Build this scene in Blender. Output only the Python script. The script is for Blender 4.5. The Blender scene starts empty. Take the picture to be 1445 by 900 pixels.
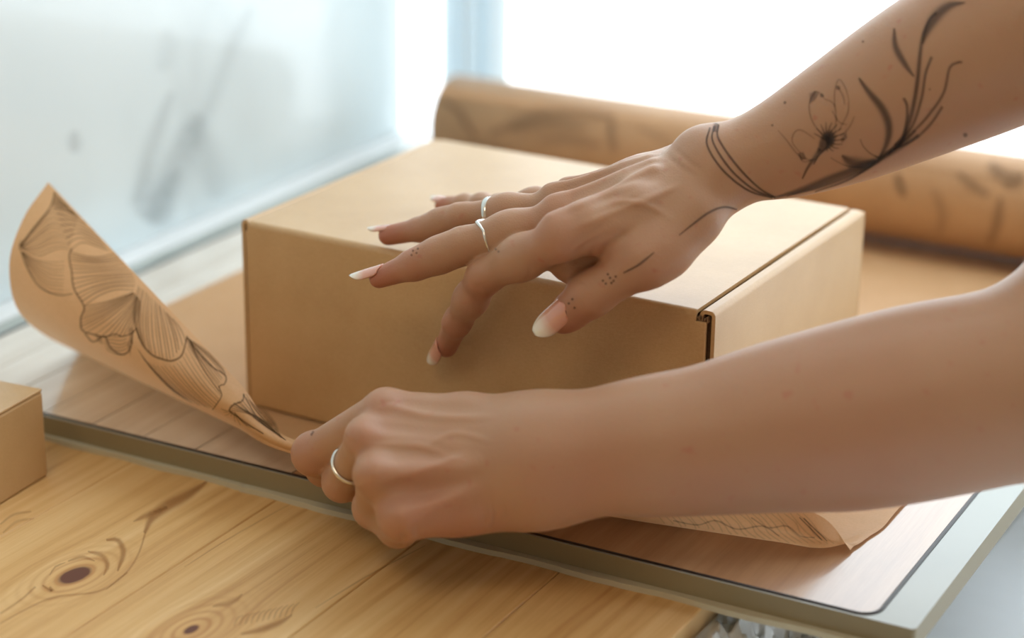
import bpy, bmesh, math, random
import numpy as np
from mathutils import Vector, Matrix
from mathutils.bvhtree import BVHTree

# ------------------------------------------------------------------ camera, sky, light, exposure
SC = bpy.context.scene
COL = SC.collection
FPX, PIT, ROLL, YAW, SCL = 3037.9, .3497, .0132, math.radians(28.0506), .92

def rot_z(t):
    c, s = math.cos(t), math.sin(t)
    return np.array([[c, -s, 0], [s, c, 0], [0, 0, 1.]])
_W = rot_z(YAW)
CAM = _W @ (np.array([.1316, -.9839, .4064]) * SCL)
_F = np.array([0, math.cos(PIT), -math.sin(PIT)]); _R = np.array([1., 0, 0]); _U = np.array([0, math.sin(PIT), math.cos(PIT)])
CF = _W @ _F
CR = _W @ (math.cos(ROLL) * _R + math.sin(ROLL) * _U)
CU = _W @ (-math.sin(ROLL) * _R + math.cos(ROLL) * _U)
cd = bpy.data.cameras.new('camera'); cam = bpy.data.objects.new('camera', cd); COL.objects.link(cam); SC.camera = cam
cd.sensor_width = 36; cd.lens = FPX / 1445 * 36; cd.clip_start = .02
cam.matrix_world = Matrix(((CR[0], CU[0], -CF[0], CAM[0]), (CR[1], CU[1], -CF[1], CAM[1]), (CR[2], CU[2], -CF[2], CAM[2]), (0, 0, 0, 1)))
cd.dof.use_dof = True; cd.dof.focus_distance = .862; cd.dof.aperture_fstop = 4.4

SC.view_settings.view_transform = 'Standard'; SC.view_settings.look = 'None'
SC.view_settings.gamma = 1; SC.view_settings.use_curve_mapping = False
SC.view_settings.exposure = .0
wd = bpy.data.worlds.new('sky'); SC.world = wd; wd.use_nodes = True
bg = wd.node_tree.nodes['Background']; bg.inputs[0].default_value = (.86, .95, 1, 1); bg.inputs[1].default_value = 3.6

def area(name, loc, aim, sx, sy, power, col, portal=False):
    l = bpy.data.lights.new(name, 'AREA'); l.shape = 'RECTANGLE'; l.size = sx; l.size_y = sy; l.energy = power; l.color = col
    l.cycles.is_portal = portal
    o = bpy.data.objects.new(name, l); COL.objects.link(o); o.location = loc
    o.rotation_euler = (Vector(aim) - Vector(loc)).to_track_quat('-Z', 'Y').to_euler()
    return o
# room: x from -.185 to 2.6, y from -2.6 to .62, z from -.76 to 1.75
WX0, WX1, WY0, WY1, FZ, CZ = -.185, 2.6, -2.6, .449, -.76, 1.75
area('daylight_portal', (.97, .55, .76), (.97, -1, .76), 2.3, 1.84, 1, (1, 1, 1), True)
area('warm_fill', (.3, -1.5, 1.70), (.3, -1.3, 0), .7, .7, 8, (1, .78, .54))  # added warm fill, above and behind the camera, out of view

# ------------------------------------------------------------------ helpers
def ray(x, y):
    return CF + (x - 722.5) / FPX * CR - (y - 450) / FPX * CU
def P(x, y, d): return CAM + d * ray(x, y)
def Z(x, y, z=0.): r = ray(x, y); return CAM + (z - CAM[2]) / r[2] * r
BYAW = math.radians(-1.6605)
BX, BY = rot_z(BYAW)[:, 0], rot_z(BYAW)[:, 1]
BW, BD, BH = .23, .1627, .0885
def Yb(x, y, b): r = ray(x, y); return CAM + (b - CAM @ BY) / (r @ BY) * r

def tag(o, label=None, cat=None, group=None, kind=None):
    if label: o['label'] = label
    if cat: o['category'] = cat
    if group: o['group'] = group
    if kind: o['kind'] = kind
    return o
def empty(name, loc=(0, 0, 0), rz=0, **k):
    o = bpy.data.objects.new(name, None); COL.objects.link(o); o.location = loc; o.rotation_euler = (0, 0, rz)
    o.empty_display_size = .02
    return tag(o, **k)
def link(name, me, mat, parent=None, smooth=False):
    o = bpy.data.objects.new(name, me); COL.objects.link(o)
    for m in (mat if isinstance(mat, (list, tuple)) else [mat]): me.materials.append(m)
    if smooth: me.polygons.foreach_set('use_smooth', [True] * len(me.polygons))
    if parent: o.parent = parent
    return o
def obj(name, bm, mat, parent=None, smooth=False):
    me = bpy.data.meshes.new(name); bm.to_mesh(me); bm.free()
    return link(name, me, mat, parent, smooth)
def box(bm, x0, x1, y0, y1, z0, z1, bev=0., seg=2):
    b = bmesh.new() if bev else bm
    vs = [b.verts.new((x, y, z)) for z in (z0, z1) for y in (y0, y1) for x in (x0, x1)]
    for f in ((0, 2, 3, 1), (4, 5, 7, 6), (0, 1, 5, 4), (2, 6, 7, 3), (0, 4, 6, 2), (1, 3, 7, 5)): b.faces.new([vs[i] for i in f])
    if bev:
        bmesh.ops.bevel(b, geom=b.edges[:], offset=bev, segments=seg, affect='EDGES', profile=.5)
        me = bpy.data.meshes.new('tmp'); b.to_mesh(me); b.free(); bm.from_mesh(me); bpy.data.meshes.remove(me)
def extrude_poly(bm, pts, axis_fn, a, b):
    """closed 2D profile extruded from a to b; axis_fn(p2, t) -> xyz"""
    v0 = [bm.verts.new(axis_fn(p, a)) for p in pts]; v1 = [bm.verts.new(axis_fn(p, b)) for p in pts]
    n = len(pts)
    for i in range(n): bm.faces.new((v0[i], v0[(i + 1) % n], v1[(i + 1) % n], v1[i]))
    bm.faces.new(v0[::-1]); bm.faces.new(v1)
    bmesh.ops.recalc_face_normals(bm, faces=bm.faces[:])
def catmull(pts, n):
    pts = np.asarray(pts, float); out = []
    Q = np.vstack([2 * pts[0] - pts[1], pts, 2 * pts[-1] - pts[-2]])
    for i in range(1, len(Q) - 2):
        t = np.linspace(0, 1, n, endpoint=False)[:, None]
        a, b, c, d = Q[i - 1], Q[i], Q[i + 1], Q[i + 2]
        out.append(.5 * (2 * b + (c - a) * t + (2 * a - 5 * b + 4 * c - d) * t * t + (3 * b - a - 3 * c + d) * t ** 3))
    out.append(pts[-1:]); return np.vstack(out)

# ------------------------------------------------------------------ materials
class NT:
    def __init__(s, name):
        s.m = bpy.data.materials.new(name); s.m.use_nodes = True; s.t = s.m.node_tree; s.p = s.t.nodes['Principled BSDF']
    def n(s, typ, ins=None, **props):
        nd = s.t.nodes.new('ShaderNode' + typ)
        for k, v in props.items(): setattr(nd, k, v)
        for k, v in (ins or {}).items(): s.set(nd.inputs[k], v)
        return nd
    def set(s, sock, v):
        if isinstance(v, bpy.types.NodeSocket): s.t.links.new(v, sock)
        elif isinstance(v, bpy.types.Node): s.t.links.new(v.outputs[0], sock)
        else: sock.default_value = v
    def b(s, **k):
        for a, v in k.items(): s.set(s.p.inputs[a.replace('_', ' ')], v)
    def math(s, op, a, b=0., c=0.):
        nd = s.n('Math', operation=op); s.set(nd.inputs[0], a); s.set(nd.inputs[1], b); s.set(nd.inputs[2], c); return nd.outputs[0]
    def mix(s, f, a, b, mode='MIX'):
        nd = s.n('Mix', data_type='RGBA', blend_type=mode); s.set(nd.inputs[0], f); s.set(nd.inputs[6], a); s.set(nd.inputs[7], b); return nd.outputs[2]
    def ramp(s, f, stops):
        nd = s.n('ValToRGB'); s.set(nd.inputs[0], f); e = nd.color_ramp.elements
        while len(e) < len(stops): e.new(.5)
        for el, (p, c) in zip(e, stops): el.position = p; el.color = c if len(c) == 4 else (*c, 1)
        return nd.outputs[0]
    def noise(s, vec, scale, detail=3, rough=.55, dist=0.):
        nd = s.n('TexNoise'); s.set(nd.inputs['Vector'], vec); nd.inputs['Scale'].default_value = scale
        nd.inputs['Detail'].default_value = detail; nd.inputs['Roughness'].default_value = rough; nd.inputs['Distortion'].default_value = dist
        return nd.outputs[0]
    def vec(s, scale=(1, 1, 1), loc=(0, 0, 0), rot=(0, 0, 0), src='Object'):
        tc = s.n('TexCoord'); mp = s.n('Mapping'); s.t.links.new(tc.outputs[src], mp.inputs[0])
        mp.inputs['Scale'].default_value = scale; mp.inputs['Location'].default_value = loc; mp.inputs['Rotation'].default_value = rot
        return mp.outputs[0]
    def bump(s, h, strength=.2, dist=.001):
        nd = s.n('Bump'); nd.inputs['Strength'].default_value = strength; nd.inputs['Distance'].default_value = dist; s.set(nd.inputs['Height'], h)
        s.set(s.p.inputs['Normal'], nd.outputs[0])

def rgb(r, g, b):
    f = lambda c: ((c / 255 + .055) / 1.055) ** 2.4 if c > 10 else c / 255 / 12.92
    return (f(r), f(g), f(b), 1)
def plain(name, col, rough=.5, metal=0., **k):
    m = NT(name); v = m.vec()
    nz = m.noise(v, 60, 3)
    m.b(Base_Color=m.mix(m.math('MULTIPLY', nz, .22), col, tuple(c * .7 for c in col[:3]) + (1,)), Roughness=rough, Metallic=metal, **k)
    return m.m

def kraft(name, c1, c2, rough=.5, spec=.5, stretch=(1, 1, 1), bmp=.15, trans=0.):
    m = NT(name)
    f = m.noise(m.vec(stretch), 900, 4, .7); g = m.noise(m.vec(), 28, 4, .6); h = m.noise(m.vec((1, 6, 6)), 300, 3, .6)
    a = m.math('ADD', m.math('MULTIPLY', f, .35), m.math('ADD', m.math('MULTIPLY', g, .4), m.math('MULTIPLY', h, .25)))
    m.b(Base_Color=m.ramp(a, [(.33, c2), (.62, c1)]), Roughness=rough, Specular_IOR_Level=spec)
    m.bump(f, bmp, .0004)
    if trans:
        tl = m.n('BsdfTranslucent', {0: c1}); mx = m.n('MixShader', {0: trans}); m.t.links.new(m.p.outputs[0], mx.inputs[1]); m.t.links.new(tl.outputs[0], mx.inputs[2])
        m.t.links.new(mx.outputs[0], m.t.nodes['Material Output'].inputs[0])
    return m.m
M = {}
M['kraft_box'] = kraft('kraft_box', rgb(206, 171, 124), rgb(186, 148, 100), .38, .7, (1, 3, 1))
M['kraft_paper'] = kraft('kraft_paper', rgb(226, 184, 138), rgb(206, 162, 114), .5, .4, trans=.3)
M['kraft_roll'] = kraft('kraft_roll', rgb(200, 158, 116), rgb(180, 138, 98), .5, .4)
M['card_edge'] = kraft('card_edge', rgb(125, 95, 68), rgb(60, 45, 33), .8, .2, (1, 1, 14), .6)
M['card_core'] = kraft('card_core', rgb(150, 122, 92), rgb(120, 92, 66), .8, .2)

# pine: grain along Y, lines bent round the knots
def pine(name, knots, light, mid, dark, freq=210., seed=0., coat=0., rough=.42, contrast=1.):
    m = NT(name); geo = m.n('NewGeometry'); sep = m.n('SeparateXYZ'); m.t.links.new(geo.outputs['Position'], sep.inputs[0])
    x, y = sep.outputs[0], sep.outputs[1]
    obi = m.n('ObjectInfo')
    wob = m.noise(m.vec((1, .12, 1), (seed, 0, 0)), 14, 2, .5)
    xx = m.math('ADD', x, m.math('MULTIPLY', m.math('SUBTRACT', wob, .5), .035))
    kmask = None; rings = None
    for (kx, ky, a, b, rk) in knots:
        dx = m.math('SUBTRACT', x, kx); dy = m.math('SUBTRACT', y, ky)
        q = m.math('ADD', m.math('POWER', m.math('ABSOLUTE', m.math('DIVIDE', dx, a)), 2.), m.math('POWER', m.math('ABSOLUTE', m.math('DIVIDE', dy, b)), 2.))
        e = m.math('EXPONENT', m.math('MULTIPLY', q, -1.))
        xx = m.math('SUBTRACT', xx, m.math('MULTIPLY', m.math('MULTIPLY', dx, e), .93))
        wq = m.math('ADD', q, m.math('MULTIPLY', m.math('SUBTRACT', m.noise(geo.outputs['Position'], 120, 2), .5), .5 * rk))
        k = m.n('MapRange', {0: wq, 1: rk * 1.25, 2: rk * .7, 3: 0., 4: 1.}).outputs[0]
        kmask = k if kmask is None else m.math('MAXIMUM', kmask, k)
        rg = m.math('MULTIPLY', m.math('MULTIPLY', m.math('POWER', m.math('ABSOLUTE', m.math('SINE', m.math('MULTIPLY', m.math('SQRT', q), 11.))), 4.), e), .8)
        rings = rg if rings is None else m.math('MAXIMUM', rings, rg)
    cmb = m.n('CombineXYZ', {0: m.math('MULTIPLY', xx, freq), 1: m.math('MULTIPLY', y, 3.), 2: m.math('MULTIPLY', obi.outputs['Random'], 17.)})
    g1 = m.noise(cmb, 1., 3, .55)
    cmb2 = m.n('CombineXYZ', {0: m.math('MULTIPLY', xx, freq * .22), 1: m.math('MULTIPLY', y, 2.), 2: 3.3 + seed})
    g2 = m.noise(cmb2, 1., 2, .5)
    fine = m.noise(m.vec((1, .05, 1)), 1500, 2, .6)
    v = m.math('ADD', m.math('MULTIPLY', g1, .5 * contrast), m.math('ADD', m.math('MULTIPLY', g2, .35 * contrast), m.math('MULTIPLY', fine, .12)))
    c0 = .12 + .82 * (1 - contrast) * .5
    col = m.ramp(v, [(.30 * contrast + c0 * .3, dark), (.44 * contrast + c0 * .3, mid), (.60 * contrast + c0 * .3, light)])
    if knots:
        col = m.mix(rings, col, rgb(176, 120, 62)); col = m.mix(kmask, col, rgb(96, 50, 26))
    m.b(Base_Color=col, Roughness=rough, Coat_Weight=coat, Coat_Roughness=.10, Coat_IOR=1.72 if coat else 1.5)
    m.bump(v, .12, .0005)
    return m.m
k1 = Z(106, 811, -.011); k2 = Z(270, 888, -.011)
M['pine'] = pine('pine', [(k1[0], k1[1], .013, .022, .14), (k2[0], k2[1], .012, .022, .03)], rgb(226, 190, 134), rgb(212, 170, 110), rgb(188, 140, 82), rough=.5)
M['veneer'] = pine('veneer', [], rgb(192, 156, 120), rgb(178, 138, 102), rgb(158, 118, 84), 120., 5., 1., .3, .8)

M['veneer_pale'] = pine('veneer_pale', [], rgb(232, 224, 212), rgb(222, 212, 198), rgb(206, 192, 174), 120., 5., 1., .3, .7)  # paler left planks, partly whitened to carry the marble wall's reflection in their colour
def mk_slab(name, col, rough, coat):
    m = NT(name); n = m.noise(m.vec(), 35, 4)
    m.b(Base_Color=m.mix(m.math('MULTIPLY', n, .35), col, tuple(c * .8 for c in col[:3]) + (1,)), Roughness=rough, Coat_Weight=coat, Coat_Roughness=.08)
    return m.m
M['rim'] = mk_slab('rim', rgb(160, 168, 162), .35, .6)
M['rim_side'] = mk_slab('rim_side', rgb(142, 130, 100), .45, .2)
M['seal'] = plain('seal', rgb(38, 30, 30), .4)
M['film'] = plain('film', rgb(196, 190, 165), .5)
M['white_paint'] = plain('white_paint', rgb(236, 240, 242), .45)
M['wall_paint'] = plain('wall_paint', rgb(205, 185, 160), .8)
M['ceiling'] = plain('ceiling', rgb(225, 222, 214), .8)
M['floor'] = plain('floor_boards', rgb(150, 118, 88), .6)
M['cloth'] = plain('cloth', rgb(226, 232, 238), .8)
M['silver'] = plain('silver', rgb(225, 222, 215), .18, 1.)

def marble():
    m = NT('marble'); v = m.vec((1, 1, 1), (0, 0, 0), (.0, 0, 0))
    w = m.noise(m.vec((1, 1, .42), (.3, .12, 1.7), (.62, 0, 0)), 3.6, 4, .55, .6)
    vein = m.math('SUBTRACT', 1., m.math('MULTIPLY', m.math('ABSOLUTE', m.math('SUBTRACT', w, .5)), 15.))
    vein = m.math('MAXIMUM', vein, 0.)
    msk = m.n('MapRange', {0: m.noise(m.vec((1, 1, 1), (4.2, 1, 2)), 7, 3), 1: .44, 2: .62, 3: 0., 4: 1.}).outputs[0]
    cloud = m.noise(v, 5, 3)
    base = m.mix(cloud, rgb(226, 236, 238), rgb(208, 224, 230))
    m.b(Base_Color=m.mix(m.math('MULTIPLY', m.math('MULTIPLY', m.math('POWER', vein, 1.5), msk), .16), base, rgb(128, 142, 148)), Roughness=.25, Coat_Weight=.3)
    return m.m
M['marble'] = marble()

def skin(name, c_main, c_red, c_pale):
    m = NT(name)
    at = m.n('Attribute', attribute_name='tint')
    n1 = m.noise(m.vec(), 40, 4, .6); n2 = m.noise(m.vec(), 260, 3, .6)
    col = m.mix(m.math('MULTIPLY', n1, .5), c_main, c_pale)
    spots = m.n('MapRange', {0: m.noise(m.vec(), 210, 1, .3), 1: .70, 2: .80, 3: 0., 4: .4}).outputs[0]
    col = m.mix(spots, col, c_red); col = m.mix(m.math('MULTIPLY', at.outputs['Fac'], .75), col, c_red)
    vo = m.n('TexVoronoi', feature='DISTANCE_TO_EDGE'); m.set(vo.inputs['Vector'], m.vec((1, 1, 1))); vo.inputs['Scale'].default_value = 900
    h = m.math('ADD', m.math('MULTIPLY', vo.outputs[0], .8), m.math('MULTIPLY', n2, .7))
    m.b(Base_Color=col, Roughness=.46, Subsurface_Weight=.35, Subsurface_Scale=.006, Specular_IOR_Level=.45)
    m.p.inputs['Subsurface Radius'].default_value = (1., .35, .18)
    m.bump(h, .22, .0006)
    return m.m
M['skin'] = skin('skin', rgb(174, 133, 104), rgb(172, 98, 78), rgb(190, 152, 120))

def nail_mat():
    m = NT('nail'); at = m.n('Attribute', attribute_name='tint')
    m.b(Base_Color=m.ramp(at.outputs['Fac'], [(.0, rgb(214, 148, 126)), (.48, rgb(222, 166, 146)), (.74, rgb(234, 220, 204)), (1., rgb(236, 234, 220))]),
        Roughness=.22, Coat_Weight=.8, Coat_Roughness=.05, Subsurface_Weight=.2, Subsurface_Scale=.003)
    return m.m
M['nail'] = nail_mat()

def ink(name, col, strength):
    m = NT(name); at = m.n('Attribute', attribute_name='tint')
    m.b(Base_Color=col, Roughness=.6, Alpha=m.math('MULTIPLY', at.outputs['Fac'], strength), Specular_IOR_Level=.2)
    return m.m
M['tattoo_ink'] = ink('tattoo_ink', rgb(66, 60, 60), .66)
M['print_ink'] = ink('print_ink', rgb(104, 76, 42), .68)
M['roll_ink'] = ink('roll_ink', rgb(112, 88, 66), .55)

def glassy(name, col, rough=.02, alpha=.25):
    m = NT(name); m.b(Base_Color=col, Roughness=rough, Transmission_Weight=1., IOR=1.02)
    return m.m

# ------------------------------------------------------------------ SETTING
def wall_obj(name, boxes, mat, kind='structure'):
    bm = bmesh.new()
    for b_ in boxes: box(bm, *b_)
    return tag(obj(name, bm, mat), kind=kind)
T = .1
wl = wall_obj('wall_left', [(WX0 - T, WX0 - .012, WY0 - T, WY1, FZ, CZ)], M['wall_paint'])
# marble slabs cladding the left wall, with open joints
for i, (ya, yb) in enumerate(((-.75, .0405), (.0425, WY1 - .002))):
    bm = bmesh.new(); box(bm, WX0 - .012, WX0, ya, yb, .0012, 1.2, .0004); o = obj('marble_panel', bm, M['marble'], wl)
bm = bmesh.new(); box(bm, WX0 - .012, -.1684, -1.2, WY1 - .002, -.0108, .0006, .0012, 2)
tag(obj('trim_1', bm, M['white_paint']), kind='structure')
OX0, OX1, OZ0, OZ1 = WX0, 2.1, -.16, 1.68
wall_obj('wall_back', [(OX1, WX1, WY1, WY1 + T, FZ, CZ), (OX0, OX1, WY1, WY1 + T, FZ, OZ0), (OX0, OX1, WY1, WY1 + T, OZ1, CZ)], M['white_paint'])
wall_obj('wall_front', [(WX0, WX1, WY0 - T, WY0, FZ, CZ)], M['wall_paint'])
wall_obj('wall_right', [(WX1, WX1 + T, WY0, WY1, FZ, CZ)], M['wall_paint'])
wall_obj('floor', [(WX0 - T, WX1 + T, WY0 - T, WY1 + T, FZ - T, FZ)], M['floor'])
wall_obj('ceiling', [(WX0 - T, WX1 + T, WY0 - T, WY1 + T, CZ, CZ + T)], M['ceiling'])
w1 = empty('window_1', (0, 0, 0), kind='structure')
def wframe(parent, segs, mat=M['white_paint'], name='window_frame', bev=.004):
    bm = bmesh.new()
    for s in segs: box(bm, *s, bev)
    return obj(name, bm, mat, parent)
MULX0, MULX1 = -.164, -.116
wframe(w1, [(OX0, OX1, WY1 + .01, WY1 + .07, OZ0, OZ0 + .03), (OX0, OX1, WY1 + .01, WY1 + .07, OZ1 - .04, OZ1), (OX1 - .05, OX1, WY1 + .01, WY1 + .07, OZ0 + .03, OZ1 - .04)])
gm = NT('window_glass'); gm.b(Base_Color=(1, 1, 1, 1), Roughness=.02, Alpha=.06, Specular_IOR_Level=.5)
for xa, xb in ((OX0, .95), (.99, OX1 - .05)):
    bm = bmesh.new(); box(bm, xa, xb, WY1 + .035, WY1 + .039, OZ0 + .03, OZ1 - .04); obj('pane', bm, gm.m, w1)
wframe(w1, [(.95, .99, WY1 + .01, WY1 + .06, OZ0 + .03, OZ1 - .04)], name='mullion')
cu_m = NT('sheer'); tl = cu_m.n('BsdfTranslucent', {0: rgb(236, 243, 246)}); mx = cu_m.n('MixShader', {0: .62}); cu_m.b(Base_Color=rgb(236, 242, 245), Roughness=.9)
cu_m.t.links.new(cu_m.p.outputs[0], mx.inputs[1]); cu_m.t.links.new(tl.outputs[0], mx.inputs[2]); cu_m.t.links.new(mx.outputs[0], cu_m.t.nodes['Material Output'].inputs[0])
bm = bmesh.new(); NC = 70; cv = []
for i in range(NC + 1):
    u = i / NC; cv.append((MULX0 + (MULX1 - MULX0) * u + .002 * math.sin(u * 40), WY1 + .012 + .0065 * math.sin(u * 26) + .002 * math.sin(u * 61)))
r0 = [bm.verts.new((x, y, OZ0 + .0)) for x, y in cv]; r1 = [bm.verts.new((x, y, OZ1 - .0)) for x, y in cv]
for i in range(NC): bm.faces.new((r0[i], r0[i + 1], r1[i + 1], r1[i]))
o = obj('curtain', bm, cu_m.m, None, True); o.modifiers.new('thick', 'SOLIDIFY').thickness = .0004
tag(o, 'narrow bluish white curtain strip gathered at the left of the window', 'curtain')
bm = bmesh.new(); box(bm, OX0 + .01, OX1 + .02, WY1 - .04, WY1 + .03, OZ0 - .03, OZ0 - .002, .004); obj('window_sill', bm, M['white_paint'], w1)

# ------------------------------------------------------------------ TABLE (pine staves), SLAB
TZ = -.011
tb = empty('table', (.03, -.1, FZ), label='pine table top with dark knots and visible staves under everything', cat='table')
def setp(o, parent):   # parent keeping world coordinates
    o.parent = parent; o.matrix_parent_inverse = Matrix.Translation(parent.location).inverted() if not any(parent.rotation_euler) else parent.matrix_world.inverted()
    return o
random.seed(4)
xs = [-.170, -.098, -.021, .056, .128, .1905, .252]
for a_, b_ in zip(xs[:-1], xs[1:]):
    bm = bmesh.new(); box(bm, a_ + .00012, b_ - .00012, -.85, .446, TZ - .026, TZ, .0005, 1)
    setp(obj('plank', bm, M['pine']), tb)
for s in ((-.14, .22, -.80, -.78), (-.14, .22, .42, .44)):
    bm = bmesh.new(); box(bm, s[0], s[1], s[2], s[3], TZ - .11, TZ - .026); setp(obj('apron', bm, M['pine']), tb)
for lx in (-.15, .21):
    for ly in (-.81, .41):
        bm = bmesh.new(); box(bm, lx - .02, lx + .02, ly - .02, ly + .02, FZ, TZ - .026, .003); setp(obj('leg', bm, M['pine']), tb)

SX0, SX1, SY0, SY1 = -.168, .3346, -.0545, .442
sl = empty('worktop_board', (.08, .2, TZ), label='thin glossy board with black inlaid line, lying on the pine table', cat='board')
PX0, PX1, PY0, PY1 = -.157, .3195, -.0533, .432   # inlaid line centre
def rrect(x0, x1, y0, y1, r, n=8):
    pts = []
    for cx, cy, a0 in ((x1 - r, y0 + r, -90), (x1 - r, y1 - r, 0), (x0 + r, y1 - r, 90), (x0 + r, y0 + r, 180)):
        for i in range(n + 1):
            a = math.radians(a0 + 90 * i / n); pts.append((cx + r * math.cos(a), cy + r * math.sin(a)))
    return pts
bm = bmesh.new()   # body: rim ring on top + sides
out = rrect(SX0, SX1, SY0, SY1, .002, 8); inn = rrect(PX0, PX1, PY0, PY1, .0085, 8)
ot = [bm.verts.new((x, y, 0)) for x, y in out]; ob = [bm.verts.new((x, y, -.0100)) for x, y in out]
it = [bm.verts.new((x, y, 0)) for x, y in inn]; ib = [bm.verts.new((x, y, -.004)) for x, y in inn]
n = len(out)
for i in range(n):
    j = (i + 1) % n
    bm.faces.new((ot[i], ot[j], it[j], it[i])); f_ = bm.faces.new((ob[i], ob[j], ot[j], ot[i])); f_.material_index = 1
    bm.faces.new((it[i], it[j], ib[j], ib[i]))
bm.faces.new(ib); bm.faces.new(ob[::-1])
setp(obj('board_body', bm, [M['rim'], M['rim_side']]), sl)
bm = bmesh.new()   # black seal
i2 = rrect(PX0 + .0018, PX1 - .0018, PY0 + .0018, PY1 - .0018, .007, 8)
for za, zb in ((.0003, .0003),):
    a1 = [bm.verts.new((x, y, .0002)) for x, y in inn]; a2 = [bm.verts.new((x, y, .0002)) for x, y in i2]
    m_ = [bm.verts.new(((x + u) / 2, (y + v) / 2, .0007)) for (x, y), (u, v) in zip(inn, i2)]
    for i in range(n):
        j = (i + 1) % n
        bm.faces.new((a1[i], a1[j], m_[j], m_[i])); bm.faces.new((m_[i], m_[j], a2[j], a2[i]))
setp(obj('seal', bm, M['seal'], smooth=True), sl)
# inner planks, clipped to the rounded rectangle by building them from the outline
px_edges = [PX0 + .0019, -.128, -.101, -.0735, -.046, -.018, .010, .06, .16, PX1 - .0019]
for k, (a_, b_) in enumerate(zip(px_edges[:-1], px_edges[1:])):
    bm = bmesh.new()
    pts = []
    g = .00035
    if k == len(px_edges) - 2:
        arc = [p for p in i2 if p[0] > .31]
        low = sorted([p for p in arc if p[1] < 0], key=lambda p: (p[0], p[1])); up = sorted([p for p in arc if p[1] > 0], key=lambda p: (-p[0], p[1]))
        pts = [(a_ + g, PY0 + .0019)] + low + up + [(a_ + g, PY1 - .0019)]
    else:
        pts = [(a_ + g, PY0 + .0019), (b_ - g, PY0 + .0019), (b_ - g, PY1 - .0019), (a_ + g, PY1 - .0019)]
    extrude_poly(bm, pts, lambda p, t: (p[0], p[1], t), -.0035, -.00005 if k % 2 else -.00012)
    setp(obj('plank', bm, M['veneer_pale'] if k < 7 else M['veneer']), sl)
# pale underlay strip peeping out along the front, in two pieces
for xa, xb, ya in ((-.166, .0375, -.0568), (.0378, .331, -.0582)):
    bm = bmesh.new(); N = 60; rnd = random.Random(3)
    pts = [(xa, SY0 + .004)] + [(xa + (xb - xa) * i / N, ya + .0006 * math.sin(i * .5) + rnd.uniform(-.0002, .0002)) for i in range(N + 1)] + [(xb, SY0 + .004)]
    extrude_poly(bm, pts, lambda p, t: (p[0], p[1], t), TZ, TZ + .0024)
    setp(obj('underlay', bm, M['film']), sl)

# ------------------------------------------------------------------ MAILER BOX
bx_ = empty('shipping_box', (0, 0, .0007), BYAW, label='large closed kraft mailer box under the tattooed hand', cat='box')
H = BH - .0007
def lobj(name, bm, mat, parent, smooth=False): return obj(name, bm, mat, parent, smooth)
def side_profile(outer, inner, top, th=.0016, n=8, flip=1):
    """inverted U, in local (x,z); outer wall at x=outer"""
    w = abs(outer - inner); r = min(w / 2, .0024); s = 1 if inner > outer else -1
    o_, i_ = [], []
    for k in range(n + 1):
        a = math.pi / 2 * k / n
        o_.append((outer + s * (r - r * math.cos(a)), top - r + r * math.sin(a)))
    for k in range(n + 1):
        a = math.pi / 2 * k / n
        o_.append((inner - s * (r - r * math.sin(a)), top - r + r * math.cos(a)))
    pts = [(outer, 0)] + o_ + [(inner, 0)]
    r2 = max(r - th, .0003)
    p2 = []
    for k in range(n + 1):
        a = math.pi / 2 * k / n
        p2.append((outer + s * (th + r2 - r2 * math.cos(a)), top - th - r2 + r2 * math.sin(a)))
    for k in range(n + 1):
        a = math.pi / 2 * k / n
        p2.append((inner - s * (th + r2 - r2 * math.sin(a)), top - th - r2 + r2 * math.cos(a)))
    q = [(outer + s * th, 0)] + p2 + [(inner - s * th, 0)]
    return pts + q[::-1]
for outer, inner in ((BW, BW - .0068), (0., .0045)):
    bm = bmesh.new(); extrude_poly(bm, side_profile(outer, inner, H), lambda p, t: (p[0], t, p[1]), .0022, BD - .002)
    lobj('side_panel', bm, M['kraft_box'], bx_)
# lid: top + front panel, rounded fold
bm = bmesh.new(); r = .0026; th = .0016; prof = [(0, .0012)]
for k in range(9):
    a = math.pi / 2 * k / 8; prof.append((r - r * math.cos(a), H - r + r * math.sin(a)))
prof += [(BD * .5, H + .0004), (BD - .001, H), (BD - .001, H - th)]
for k in range(9):
    a = math.pi / 2 * (1 - k / 8); prof.append((r - (r - th) * math.cos(a), H - r + (r - th) * math.sin(a)))
prof += [(th, .0012)]
extrude_poly(bm, prof, lambda p, t: (t, p[0], p[1]), .0052, BW - .0076)
lobj('lid', bm, M['kraft_box'], bx_)
bm = bmesh.new(); box(bm, .0036, BW - .0032, .00005, .0019, .0012, H - .0045, .0003, 1); lobj('front_panel', bm, M['kraft_box'], bx_)
bm = bmesh.new(); box(bm, .005, BW - .0085, .0020, .0024, 0, .0035); box(bm, .004, BW - .008, .002, BD - .002, 0, .0016); lobj('bottom_panel', bm, M['kraft_box'], bx_)
bm = bmesh.new(); box(bm, .0, BW, BD - .002, BD, 0, H - .0008, .0005, 1); lobj('back_panel', bm, M['kraft_box'], bx_)
# inner corner flaps whose raw corrugated edges show at both front corners
for x0, x1 in ((.0006, .0028), (BW - .0074, BW - .0020)):
    bm = bmesh.new(); box(bm, x0, x1, .0034, .0060, .001, H - .0042)
    nfl = 26
    lobj('corner_flap', bm, M['card_edge'], bx_)
# crumpled tuck tab in the right corner notch
bm = bmesh.new(); rnd = random.Random(2)
for k in range(5):
    xx = BW - .0078 + k * .0011; box(bm, xx, xx + .0007, .0004 + rnd.uniform(0, .0012), .006, H - .0058 + rnd.uniform(0, .002), H - .0032 + rnd.uniform(0, .0012), .0002, 1)
lobj('tuck_tab', bm, M['card_core'], bx_)

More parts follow.
